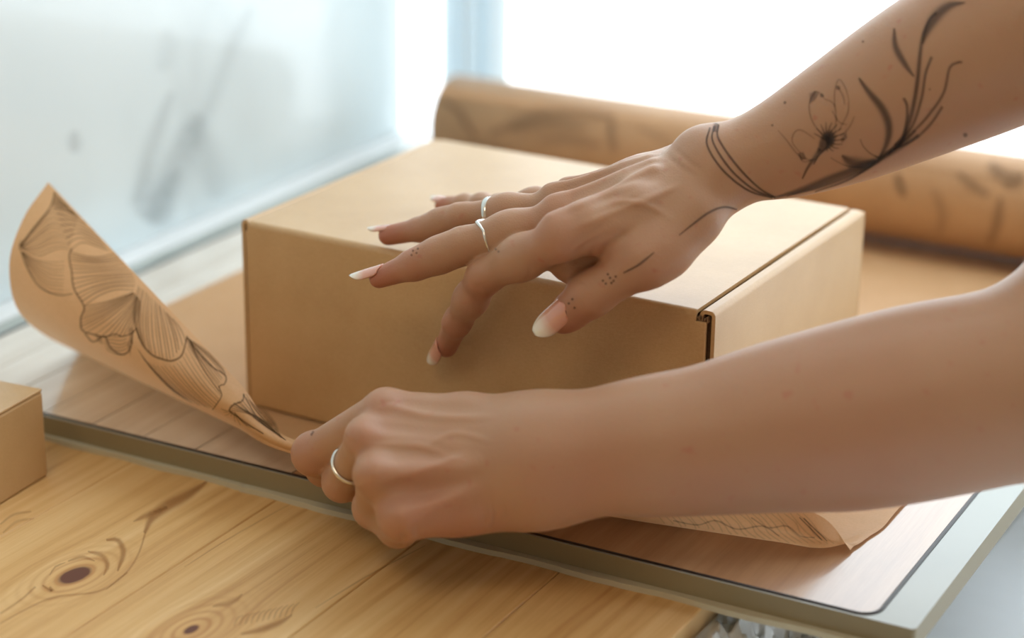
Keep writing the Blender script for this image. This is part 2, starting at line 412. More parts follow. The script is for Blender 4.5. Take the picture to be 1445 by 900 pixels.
# ------------------------------------------------------------------ SMALL BOX at left
pc = Z(60, 548, TZ + .0405)
sb = empty('small_box', (pc[0], pc[1], TZ), math.radians(4), label='small plain kraft box cut off by the left edge, on the pine', cat='box')
bm = bmesh.new(); box(bm, -.12, 0, -.085, 0, 0.0002, .0392, .0012, 2); obj('box_body', bm, M['kraft_box'], sb)
bm = bmesh.new(); box(bm, -.12, 0, -.085, 0, .03921, .0405, .0007, 2); obj('lid', bm, M['kraft_box'], sb)

# ------------------------------------------------------------------ decals drawn on real surfaces (ink of prints and tattoos)
class Target:
    def __init__(s, ob):
        me = ob.data; mw = ob.matrix_world
        bpy.context.view_layer.update(); mw = ob.matrix_world
        s.vs = [mw @ v.co for v in me.vertices]; s.bvh = BVHTree.FromPolygons(s.vs, [tuple(p.vertices) for p in me.polygons])
    def hit(s, x, y, off=.00016):
        d = Vector(ray(x, y)).normalized(); h, nrm, i, _ = s.bvh.ray_cast(Vector(CAM), d)
        if h is None: return None
        if nrm.dot(d) > 0: nrm = -nrm
        return h + nrm * off
class Ink:
    def __init__(s, target): s.t = target; s.v = []; s.f = []; s.a = []
    def stroke(s, pts, w0, w1=None, wm=None, dark=1., step=3., soft=True):
        pts = catmull(pts, 14) if len(pts) > 2 else np.linspace(pts[0], pts[-1], 14)
        seg = np.linalg.norm(np.diff(pts, axis=0), axis=1); L = np.r_[0, seg.cumsum()]
        if L[-1] < 1e-6: return
        n = max(3, int(L[-1] / step)); t = np.linspace(0, L[-1], n)
        q = np.c_[np.interp(t, L, pts[:, 0]), np.interp(t, L, pts[:, 1])]; tt = t / L[-1]
        w1 = w0 if w1 is None else w1
        w = w0 + (w1 - w0) * tt
        if wm is not None: w = np.where(tt < .5, w0 + (wm - w0) * np.sin(tt * math.pi), w1 + (wm - w1) * np.sin(tt * math.pi))
        tg = np.gradient(q, axis=0); tg /= np.linalg.norm(tg, axis=1)[:, None] + 1e-9; nn = np.c_[-tg[:, 1], tg[:, 0]]
        prev = None
        for i in range(n):
            row = []
            for e, al in ((-1.15, 0.), (-.75, .3), (-.38, .85), (0., 1.), (.38, .85), (.75, .3), (1.15, 0.)):
                h = s.t.hit(*(q[i] + nn[i] * e * w[i] * .72))
                if h is None: row = None; break
                row.append((h, al * dark))
            if row is None: prev = None; continue
            idx = []
            for h, al in row: idx.append(len(s.v)); s.v.append(h); s.a.append(al)
            if prev and (s.v[prev[3]] - s.v[idx[3]]).length < .006:
                for k in range(6): s.f.append((prev[k], prev[k + 1], idx[k + 1], idx[k]))
            prev = idx
    def blob(s, pts, dark=1., grow=3.):
        """soft filled patch: polygon core with fading border"""
        pts = np.asarray(pts, float); c = pts.mean(0)
        hc = s.t.hit(*c)
        if hc is None: return
        rings = []
        for k, al in ((.55, dark), (.85, dark * .8), (1.15, 0.)):
            rr = []
            for p in pts:
                h = s.t.hit(*(c + (p - c) * k))
                if h is None: return
                rr.append(len(s.v)); s.v.append(h); s.a.append(al)
            rings.append(rr)
        ci = len(s.v); s.v.append(hc); s.a.append(dark); n = len(pts)
        for i in range(n):
            j = (i + 1) % n; s.f.append((ci, rings[0][i], rings[0][j]))
            for a, b in zip(rings[:-1], rings[1:]): s.f.append((a[i], b[i], b[j], a[j]))
    def dot(s, x, y, r, dark=1.):
        s.blob([(x + r * math.cos(a * math.pi / 4), y + r * math.sin(a * math.pi / 4)) for a in range(8)], dark)
    def build(s, name, mat, parent, kind='stuff'):
        me = bpy.data.meshes.new(name); inv = parent.matrix_world.inverted()
        me.from_pydata([tuple(inv @ v) for v in s.v], [], s.f)
        at = me.attributes.new('tint', 'FLOAT', 'POINT'); at.data.foreach_set('value', s.a)
        o = link(name, me, mat, parent, True); o['kind'] = kind; return o

# ------------------------------------------------------------------ KRAFT PAPER SHEET with lifted, curled front
HP = P(414, 627, .888)
def sheet():
    T_ = P(68, 257, .972)
    C = [Z(108, 491, .002), P(32, 447, .975), P(13, 375, .95), P(33, 308, .958), T_]
    foot0 = np.array([-.113, .055, .0006]); back = np.array([-.111, .36, .0006])
    rows = []
    def st(bx0, foot, pts): rows.append([(bx0, .36, .0006), (bx0, .25, .0006), ((bx0 + foot[0]) / 2, .13, .0006), tuple(foot)] + [tuple(p) for p in pts])
    st(-.110, foot0, C)
    footH = np.array([.070, -.022, .0008])
    hs = [P(416, 640, .892), P(411, 636, .887), P(409, 630, .885), P(411, 624, .886), P(414, 620, .889)]
    for u in (.2, .4, .6, .8):
        cc = [c * (1 - u) + h * u for c, h in zip(C, hs)]
        for q, c in enumerate(cc):   # keep the cone full rather than straight
            c[2] = max(c[2], .0015)
        foot = foot0 * (1 - u) + footH * u
        st(-.110 + .11 * u, foot, cc)
    st(.03, footH, hs)
    def fr(x, yg, ze, ye, zt):  # right-hand sections: foot, front bend, free edge (pixels)
        G = Z(x, yg, .0028); E_ = Z(x, ye, ze); A = (G + E_) / 2 + np.array([0, -.003, .000])
        f0 = G + np.array([0, .022, 0]); f0[2] = .0008
        q = [G * .5 + f0 * .5 - np.array([0, 0, .0010]), G, A * .6 + G * .4, A, E_]
        for c in q: c[2] = max(c[2], .0009)
        return f0, q
    for bxv, x, yg, ze, ye in ((.10, 620, 690, .030, 640), (.15, 780, 715, .028, 668), (.19, 900, 735, .024, 696), (.225, 1000, 750, .022, 704), (.258, 1100, 765, .019, 712)):
        f0, q = fr(x, yg, ze, ye, 0); st(bxv, f0, q)
    K = Z(1200, 776, .0012)
    f0, q = fr(1163, 773, .013, 731, 0); st(.285, f0, q)
    st(.297, K + np.array([.004, .05, 0]) * [1, 1, 1], [K + np.array([.004, .028, -.0004]), K + np.array([.002, .016, -.0004]), K + np.array([.001, .008, -.0002]), K + np.array([0, .004, 0]), K])
    G = np.array(rows)                        # stations x v x 3
    A = np.array([catmull(r_, 8) for r_ in G])             # along v
    B = np.array([catmull(A[:, j], 8) for j in range(A.shape[1])])   # along u
    B[..., 2] = np.maximum(B[..., 2], .0005)
    nv, nu = B.shape[:2]
    me = bpy.data.meshes.new('paper_sheet')
    me.from_pydata([tuple(p) for p in B.reshape(-1, 3)], [], [(j * nu + i, j * nu + i + 1, (j + 1) * nu + i + 1, (j + 1) * nu + i) for j in range(nv - 1) for i in range(nu - 1)])
    return me
me = sheet()
paper = link('wrapping_paper', me, M['kraft_paper'], None, True)
tag(paper, 'sheet of kraft wrapping paper with floral line print, its corner lifted by the fist', 'wrapping paper')
bpy.context.view_layer.update()
tp = Target(paper); ik = Ink(tp)
rnd = random.Random(7)
def fan(apex, edge, n, w=1.5, bow=.0, dark=.8, jit=1.2, t0=.0):
    """lines running from near apex to points on an outline"""
    e = catmull(edge, 12); apex = np.asarray(apex, float)
    for i in range(n):
        q = e[int(i * (len(e) - 1) / max(1, n - 1))] + np.array([rnd.uniform(-jit, jit), rnd.uniform(-jit, jit)])
        d = q - apex; nn = np.array([-d[1], d[0]]); a0 = apex + d * (t0 + rnd.uniform(0, .12))
        mid = a0 + (q - a0) * .5 + nn * (bow * (i / max(1, n - 1) - .5) * 2 + rnd.uniform(-.01, .01))
        ik.stroke([a0, mid, q], w * .5, w * .6, w, dark * rnd.uniform(.7, 1.), 5)
def outline(pts, w=2., dark=1.): ik.stroke(pts, w, w * .8, w * 1.2, dark, 4)
def z3(pts): return [(x * .2889, 240 + y * .2889) for x, y in pts]
def between(A, B, n, w=1.7, bow=.0, dark=.75):
    A, B = catmull(A, 14), catmull(B, 14)
    for i in range(n):
        t = i / max(1, n - 1); a = A[int(t * (len(A) - 1))]; b = B[int(t * (len(B) - 1))]; d = b - a; nn = np.array([-d[1], d[0]])
        bw = bow(t) if callable(bow) else bow
        j = np.array([rnd.uniform(-1, 1), rnd.uniform(-1, 1)])
        ik.stroke([a + j * .6, a + d * .33 + nn * bw * .85, a + d * .67 + nn * bw * .9, b - j * .6], w * .7, w * .7, w * 1.15, dark * rnd.uniform(.7, 1.05), 5)
def family(A, B, n, w=1.7, dark=.75):
    """curves interpolated between two bounding curves"""
    A, B = catmull(A, 6), catmull(B, 6); m_ = 14
    A = A[np.linspace(0, len(A) - 1, m_).astype(int)]; B = B[np.linspace(0, len(B) - 1, m_).astype(int)]
    for i in range(n):
        t = i / max(1, n - 1); c = A * (1 - t) + B * t; c = c + np.sin(np.linspace(0, 6, m_) + i * 1.7)[:, None] * .5
        ik.stroke(c[::2], w * .8, w * .8, w * 1.1, dark * rnd.uniform(.7, 1.05), 5)
# blossom, upper left
family(z3([(104, 366), (170, 270), (255, 196), (330, 232), (400, 250)]), z3([(108, 384), (180, 418), (260, 392), (318, 384), (344, 400)]), 12)
family(z3([(262, 182), (340, 205), (425, 255), (470, 292)]), z3([(344, 392), (400, 352), (470, 372), (560, 408)]), 8)
family(z3([(262, 110), (300, 150), (330, 180), (380, 225)]), z3([(250, 180), (300, 196), (350, 214), (395, 240)]), 5)
family(z3([(112, 398), (180, 438), (262, 452), (342, 446)]), z3([(108, 402), (150, 500), (232, 588), (350, 605)]), 10, 1.5, .65)
outline(z3([(96, 372), (140, 318), (245, 184), (268, 108)]), 2.0)
outline(z3([(96, 378), (130, 470), (190, 566), (280, 610), (356, 604)]), 1.7, .8)
ik.blob(z3([(268, 108), (300, 140), (340, 180), (300, 190), (256, 176)]), .4); ik.blob(z3([(98, 340), (120, 350), (112, 380), (96, 392), (90, 370)]), .5)
# second petal: bands opening to the left
between(z3([(344, 400), (346, 450), (352, 520), (372, 600), (412, 664)]), z3([(560, 408), (600, 450), (640, 500), (660, 540), (655, 585)]), 14, 1.9, lambda t: .10 - .22 * t)
outline(z3([(352, 385), (338, 420), (350, 500), (362, 580), (412, 668), (396, 720), (402, 780), (452, 800), (510, 812), (560, 800), (602, 812), (652, 792), (668, 768)]), 2.0)
between(z3([(412, 668), (398, 720), (404, 780), (510, 808), (600, 806), (664, 770)]), z3([(648, 596), (656, 602), (664, 610), (672, 618), (678, 626), (684, 640)]), 18, 1.8, .03)
# third petal: long bands hanging from the cut edge
between([(196, 404), (210, 416), (226, 432), (244, 450)], [(196, 478), (212, 497), (240, 507), (262, 482)], 17, 1.8, lambda t: .10 - .16 * t)
outline([(192, 462), (200, 484), (214, 500), (230, 507), (243, 509), (256, 502), (262, 484), (264, 474)], 2.4)
outline([(120, 470), (132, 482), (148, 474), (156, 490), (172, 500), (184, 492), (188, 466)], 2.0)
family([(146, 478), (156, 474), (170, 476), (182, 470)], [(150, 492), (160, 498), (172, 500), (184, 494)], 6, 1.4, .7)
ik.blob([(182, 464), (190, 462), (188, 484), (184, 502), (179, 486)], .55); ik.blob([(134, 470), (144, 474), (146, 486), (138, 482)], .45)
# fourth: broad leaf running down to the right
between([(194, 492), (206, 508), (228, 516), (250, 512), (264, 490)], [(250, 556), (270, 568), (290, 574), (304, 574), (311, 558)], 17, 1.5, .04, .6)
fan((264, 476), [(311, 556), (309, 545), (312, 536), (318, 529), (315, 520)], 11, 1.5, -.04, .85)
outline([(264, 476), (282, 500), (300, 518), (318, 530), (317, 542), (309, 545), (313, 558), (306, 570), (300, 578)], 1.8)
ik.blob([(263, 477), (270, 484), (280, 508), (276, 506), (266, 490)], .5)
# fourth: small folded petals by the hand
fan((404, 622), [(344, 556), (336, 566), (328, 570), (324, 578)], 11, 1.5, .10, .9)
fan((396, 614), [(346, 556), (352, 566), (366, 572), (380, 590)], 8, 1.4, .05, .8)
outline([(344, 556), (342, 566), (330, 571), (324, 579), (336, 588), (350, 598), (372, 612)], 2.0)
fan((330, 580), [(312, 576), (322, 590), (344, 600), (360, 606)], 9, 1.3, .08, .8)
# print showing on the lifted front edge, right
for x0 in range(940, 1150, 9): ik.stroke([(x0 - 14, 724), (x0 + 3 * math.sin(x0), 738), (x0 + 10, 752), (x0 + 30, 764 + (x0 - 1000) * .02)], 1.2, 1.2, 2.2, .6 + .3 * math.sin(x0 * .7), 4)
outline([(950, 734), (984, 740), (1010, 734), (1040, 746), (1076, 742), (1100, 756)], 1.8, .6); outline([(1060, 730), (1084, 744), (1110, 742), (1130, 756), (1150, 758)], 1.8, .6)
for q in range(2): outline([(1128 + q * 6, 730 + q), (1142 + q * 7, 744 + q * 2), (1160 + q * 7, 762 + q)], 1.6)
ik.build('floral_print', M['print_ink'], paper)

# ------------------------------------------------------------------ KRAFT PAPER ROLL
RR = .0285; RY = .392
ra = Z(618, 155, RR); rl0 = -.116; rl1 = .62
def roll():
    bm = bmesh.new(); prof = []
    N = 64; turns = 5.0; n2 = int(N * turns); th = .00012
    # wound body with small layer step, closed ends as rings
    segs = 40
    def circle(r, x, y0=0): return [bm.verts.new((x, r * math.cos(2 * math.pi * k / N), r * math.sin(2 * math.pi * k / N))) for k in range(N)]
    rs_o = [RR] * 2; ro = [circle(RR, x) for x in (rl0, rl0 + .2, rl0 + .45, rl1)]
    for a, b in zip(ro[:-1], ro[1:]):
        for k in range(N): bm.faces.new((a[k], a[(k + 1) % N], b[(k + 1) % N], b[k]))
    for xe, ring, sgn in ((rl0, ro[0], -1), (rl1, ro[-1], 1)):   # layered end: alternate ridges
        prev = ring
        for q in range(1, 10):
            r_ = RR - q * .0011; c = circle(r_, xe - sgn * (.0006 if q % 2 else 0))
            for k in range(N): bm.faces.new((prev[k], c[k], c[(k + 1) % N], prev[(k + 1) % N]))
            prev = c
        c = circle(RR - .010, xe - sgn * .03)
        for k in range(N): bm.faces.new((prev[k], c[k], c[(k + 1) % N], prev[(k + 1) % N]))
    # loose outer flap edge
    e = [bm.verts.new((x, (RR + .0004) * math.cos(a), (RR + .0004) * math.sin(a))) for x in (rl0, rl1) for a in (2.1, 2.2, 2.35)]
    bm.faces.new((e[0], e[1], e[4], e[3])); bm.faces.new((e[1], e[2], e[5], e[4]))
    bmesh.ops.recalc_face_normals(bm, faces=bm.faces[:])
    return bm
rt = empty('paper_roll', (0, RY, RR + .0008), math.radians(-.3), label='thick roll of printed kraft paper lying behind the shipping box', cat='paper roll')
body = obj('rolled_paper', roll(), M['kraft_roll'], rt, True)
bm = bmesh.new()
N = 40
for r_, xx in ((.0172, 0),):
    rings = [[bm.verts.new((x, rr * math.cos(2 * math.pi * k / N), rr * math.sin(2 * math.pi * k / N))) for k in range(N)] for rr, x in ((.0180, rl0 + .001), (.0180, rl1 - .001), (.0160, rl1 - .001), (.0160, rl0 + .001))]
    for a in range(4):
        A_, B_ = rings[a], rings[(a + 1) % 4]
        for k in range(N): bm.faces.new((A_[k], A_[(k + 1) % N], B_[(k + 1) % N], B_[k]))
obj('cardboard_core', bm, M['card_core'], rt, True)
bpy.context.view_layer.update()
tr = Target(body); ik = Ink(tr)
def rst(pts, w0, w1, wm, d): ik.stroke(pts, w0, w1, wm, d, 6)
rst([(622, 140), (645, 155), (660, 178), (672, 196)], 4, 6, 9, .8)
rst([(690, 190), (720, 178), (760, 162), (810, 160), (866, 166)], 8, 8, 16, .55)
rst([(866, 164), (862, 190), (868, 215)], 10, 8, 13, .6)
rst([(720, 182), (770, 176), (830, 180)], 6, 5, 18, .45)
rst([(760, 200), (800, 196), (850, 205)], 6, 6, 14, .4)
rst([(640, 200), (680, 205), (720, 210)], 5, 5, 10, .4)
rst([(900, 180), (940, 200), (960, 230)], 6, 6, 10, .35)
rst([(1266, 245), (1270, 262), (1276, 278)], 7, 6, 12, .9)
rst([(1350, 244), (1375, 264), (1395, 276)], 6, 7, 14, .6)
rst([(1396, 232), (1420, 250), (1445, 248)], 12, 8, 20, .8)
rst([(1412, 278), (1408, 310), (1396, 345)], 6, 6, 16, .55)
rst([(1316, 265), (1330, 300), (1326, 330)], 6, 6, 14, .35)
rst([(1416, 260), (1430, 262), (1445, 254)], 6, 6, 16, .5)
ik.build('leaf_print', M['roll_ink'], body)

# ------------------------------------------------------------------ signed-distance modelling of the arms
class Field:
    def __init__(s, lo, hi, h, frame):
        s.R = frame                      # rows = local axes in world
        s.lo = np.array(lo, float); s.h = h
        s.n = np.ceil((np.array(hi) - s.lo) / h).astype(int) + 1
        s.ax = [s.lo[i] + h * np.arange(s.n[i]) for i in range(3)]
    def new(s): return np.full(s.n, .03, np.float32)
    def loc(s, p): return s.R @ np.asarray(p, float)
    def window(s, pts, r):
        a = np.floor((np.min(pts, 0) - r - s.lo) / s.h).astype(int); b = np.ceil((np.max(pts, 0) + r - s.lo) / s.h).astype(int) + 1
        a = np.clip(a, 0, s.n); b = np.clip(b, 0, s.n)
        return tuple(slice(i, j) for i, j in zip(a, b))
    def grid(s, w): return [s.ax[0][w[0]][:, None, None], s.ax[1][w[1]][None, :, None], s.ax[2][w[2]][None, None, :]]
    def cone(s, D, a, b, ra, rb, k=.0, pad=.016):
        a, b = s.loc(a), s.loc(b); w = s.window([a, b], max(ra, rb) + pad)
        X, Y, Zz = s.grid(w)
        if X.size == 0 or Y.size == 0 or Zz.size == 0: return
        ab = b - a; L2 = ab @ ab + 1e-12
        t = np.clip(((X - a[0]) * ab[0] + (Y - a[1]) * ab[1] + (Zz - a[2]) * ab[2]) / L2, 0, 1)
        d = np.sqrt((X - a[0] - t * ab[0]) ** 2 + (Y - a[1] - t * ab[1]) ** 2 + (Zz - a[2] - t * ab[2]) ** 2) - (ra + (rb - ra) * t)
        s.join(D, w, d.astype(np.float32), k)
    def join(s, D, w, d, k):
        o = D[w]
        if k <= 0: D[w] = np.minimum(o, d); return
        h = np.maximum(k - np.abs(o - d), 0) / k
        D[w] = np.minimum(o, d) - h * h * k * .25
    def chain(s, D, pts, rs, k, pad=.016, dense=0):
        if dense:
            q = catmull(np.c_[np.array(pts), np.array(rs)], dense); pts, rs = q[:, :3], q[:, 3]
        for i in range(len(pts) - 1): s.cone(D, pts[i], pts[i + 1], rs[i], rs[i + 1], k, pad)
    def ball(s, D, c, r, k): s.cone(D, c, np.asarray(c) + 1e-5, r, r, k)
    def carve(s, D, a, b, r, amp):
        """soft dent along a segment"""
        a, b = s.loc(a), s.loc(b); w = s.window([a, b], r * 3); X, Y, Zz = s.grid(w)
        if 0 in (X.size, Y.size, Zz.size): return
        ab = b - a; L2 = ab @ ab + 1e-12
        t = np.clip(((X - a[0]) * ab[0] + (Y - a[1]) * ab[1] + (Zz - a[2]) * ab[2]) / L2, 0, 1)
        d2 = (X - a[0] - t * ab[0]) ** 2 + (Y - a[1] - t * ab[1]) ** 2 + (Zz - a[2] - t * ab[2]) ** 2
        D[w] += (amp * np.exp(-d2 / (r * r))).astype(np.float32)
    def mesh(s, D):
        for a_ in range(3):
            for e_ in (0, 1, -2, -1):
                w_ = [slice(None)] * 3; w_[a_] = e_; D[tuple(w_)] = np.maximum(D[tuple(w_)], .002)
        S = D < 0
        c = np.zeros(np.array(S.shape) - 1, np.int8)
        for i in (0, 1):
            for j in (0, 1):
                for k in (0, 1): c += S[i:S.shape[0] - 1 + i, j:S.shape[1] - 1 + j, k:S.shape[2] - 1 + k]
        act = (c > 0) & (c < 8); I = np.argwhere(act); idx = np.full(act.shape, -1, np.int32); idx[act] = np.arange(len(I))
        acc = np.zeros((len(I), 3)); cnt = np.zeros(len(I))
        for ax in range(3):
            o1, o2 = [a for a in range(3) if a != ax]
            for u in (0, 1):
                for v in (0, 1):
                    p = I.copy(); p[:, o1] += u; p[:, o2] += v; q = p.copy(); q[:, ax] += 1
                    a, b = D[tuple(p.T)], D[tuple(q.T)]; m = (a < 0) != (b < 0)
                    t = np.where(m, a / np.where(m, a - b, 1), 0); pos = p.astype(float); pos[:, ax] += t
                    acc[m] += pos[m]; cnt[m] += 1
        V = (acc / cnt[:, None]) * s.h + s.lo
        F_ = []
        for ax in range(3):
            o1, o2 = [(1, 2), (2, 0), (0, 1)][ax]
            sl1 = [slice(None)] * 3; sl2 = [slice(None)] * 3; sl1[ax] = slice(0, -1); sl2[ax] = slice(1, None)
            e = S[tuple(sl1)] != S[tuple(sl2)]; E_ = np.argwhere(e)
            ok = (E_[:, o1] > 0) & (E_[:, o2] > 0) & (E_[:, o1] < S.shape[o1] - 1) & (E_[:, o2] < S.shape[o2] - 1); E_ = E_[ok]
            def cell(du, dv): p = E_.copy(); p[:, o1] -= du; p[:, o2] -= dv; return idx[tuple(p.T)]
            q = np.stack([cell(1, 1), cell(0, 1), cell(0, 0), cell(1, 0)], 1)
            ins = S[tuple(E_.T)]; q[~ins] = q[~ins][:, ::-1]; F_.append(q)
        F_ = np.vstack(F_)
        # light smoothing
        nb = np.zeros((len(V), 3)); ct = np.zeros(len(V))
        for it in range(2):
            nb[:] = 0; ct[:] = 0
            for a, b in ((0, 1), (1, 2), (2, 3), (3, 0)):
                for u, v in ((a, b), (b, a)):
                    for cc in range(3): nb[:, cc] += np.bincount(F_[:, u], V[F_[:, v], cc], len(V))
                    ct += np.bincount(F_[:, u], None, len(V))
            V = V * .5 + .5 * nb / ct[:, None]
        return V @ s.R, F_
def fast_mesh(name, V, Q):
    me = bpy.data.meshes.new(name); me.vertices.add(len(V)); me.vertices.foreach_set('co', V.astype(np.float32).ravel())
    me.loops.add(Q.size); me.loops.foreach_set('vertex_index', Q.astype(np.int32).ravel())
    me.polygons.add(len(Q)); me.polygons.foreach_set('loop_start', np.arange(0, Q.size, 4, dtype=np.int32)); me.update(calc_edges=True)
    me.polygons.foreach_set('use_smooth', np.ones(len(Q), bool)); me.validate(); return me
def unit(v): v = np.asarray(v, float); return v / np.linalg.norm(v)
def pr(px_, d): return px_ * d / FPX      # pixel radius to metres at depth d
def depth(p): return float((np.asarray(p) - CAM) @ CF)

def bounds(fr, pts, pad):
    q = np.array([fr @ p for p in pts]); return q.min(0) - pad, q.max(0) + pad
def frame_from(a, b):
    x = unit(b - a); y = unit(np.cross([0, 0, 1.], x)); return np.array([x, y, np.cross(x, y)])

def tint_attr(me, V, spots, base=0.):
    t = np.full(len(V), base)
    for c, r, a in spots: t = np.maximum(t, a * np.exp(-((V - c) ** 2).sum(1) / (r * r)))
    at = me.attributes.new('tint', 'FLOAT', 'POINT'); at.data.foreach_set('value', t.astype(np.float32))

def fingernail(parent, tip, prev, up, r, length, width, free, point=.5, lift=.0003, swell=.0001, droop=0.):
    """curved nail plate on the dorsal side of a fingertip; free = fraction past the pulp"""
    d = unit(tip - prev); up = unit(up - d * (up @ d)); sd = np.cross(d, up)
    nu, nv = 12, 18; V, Fq, A = [], [], []
    base = tip + d * (r * .98 - length * (1 - free))
    rc = r * 1.02
    for j in range(nv + 1):
        t = j / nv
        wv = math.sqrt(max(0, 1 - ((.22 - t) / .22) ** 2)) if t < .22 else 1.
        if t < .22: wv = .45 + .55 * wv
        if t > .5: wv *= max(.0, 1 - ((t - .5) / .5) ** 2.2 * (1 - .12)) ** (.5 + point * .5)
        dn = -droop * length * t * t - .0004 * (1 - t) * (1 - t) * 2
        for i in range(nu + 1):
            s_ = (i / nu * 2 - 1); th = s_ * wv * width / rc / 2
            cut = 0.
            if t == 0: cut = 0
            curve = -(length * .10) * (1 - s_ * s_) * max(0, (1 - t * 5)) if t < .2 else 0
            p = base + d * (t * length + curve) + sd * (math.sin(th) * rc) + up * (math.cos(th) * rc + lift + dn + swell * (1 - t))
            V.append(p); A.append(t)
    for j in range(nv):
        for i in range(nu): a = j * (nu + 1) + i; Fq.append((a, a + 1, a + nu + 2, a + nu + 1))
    n0 = len(V); V += [p - up * .0005 for p in V]; A += A
    Fq += [tuple(n0 + q for q in f[::-1]) for f in Fq]
    rim = [i for i in range(nu + 1)] + [j * (nu + 1) + nu for j in range(1, nv + 1)] + [nv * (nu + 1) + i for i in range(nu - 1, -1, -1)] + [j * (nu + 1) for j in range(nv - 1, 0, -1)]
    for a, b in zip(rim, rim[1:] + rim[:1]): Fq.append((b, a, n0 + a, n0 + b))
    me = bpy.data.meshes.new('fingernail'); me.from_pydata([tuple(p) for p in V], [], Fq)
    at = me.attributes.new('tint', 'FLOAT', 'POINT'); at.data.foreach_set('value', A)
    return link('fingernail', me, M['nail'], parent, True)

def finger_ring(name, c, axis, r, w, tube, label, peak=0., up=None, group=None):
    """band round a finger; peak = V-shaped dip on the dorsal side"""
    axis = unit(axis); up = unit(up - axis * (np.asarray(up) @ axis)); sd = np.cross(axis, up)
    bm = bmesh.new(); N, K = 72, 10; rings = []
    for i in range(N):
        a = 2 * math.pi * i / N; rad = math.cos(a) * up + math.sin(a) * sd
        aa = (a + math.pi) % (2 * math.pi) - math.pi
        off = peak * max(0., 1 - abs(aa) / .9)
        sc = 1 + .25 * max(0., 1 - abs(aa) / 1.0)
        rings.append([bm.verts.new(c + rad * (r + tube * .55 * math.cos(b)) + axis * (w * .5 * sc * math.sin(b) + off)) for b in [2 * math.pi * k / K for k in range(K)]])
    for i in range(N):
        for k in range(K): bm.faces.new((rings[i][k], rings[(i + 1) % N][k], rings[(i + 1) % N][(k + 1) % K], rings[i][(k + 1) % K]))
    o = obj(name, bm, M['silver'], None, True); return tag(o, label, 'ring', group)

def relief(me, V, lines):
    nr = np.array([tuple(n.vector) for n in me.vertex_normals])
    d_ = V - CAM; zc = d_ @ CF; X = 722.5 + FPX * (d_ @ CR) / zc; Y = 450 - FPX * (d_ @ CU) / zc
    facing = np.clip((nr * -d_).sum(1) / np.linalg.norm(d_, axis=1) * 3, 0, 1); tot = np.zeros(len(V))
    for pts, wd_, am in lines:
        c = catmull(pts, 10); fall = np.zeros(len(V)); n_ = len(c) - 1
        for i, (a, b) in enumerate(zip(c[:-1], c[1:])):
            ab = b - a; t = np.clip(((X - a[0]) * ab[0] + (Y - a[1]) * ab[1]) / (ab @ ab), 0, 1); dd = np.hypot(X - a[0] - t * ab[0], Y - a[1] - t * ab[1])
            taper = min(1., 4 * (i + .5) / n_, 4 * (n_ - i - .5) / n_)
            fall = np.maximum(fall, taper * np.exp(-(dd / wd_) ** 2))
        tot += am * fall
    V2 = V + nr * (tot * facing)[:, None]; me.vertices.foreach_set('co', V2.astype(np.float32).ravel()); me.update()

person = empty('person', (.75, -.05, FZ), label='bare-armed person pressing the box with one hand and pinching kraft paper with the other', cat='person')

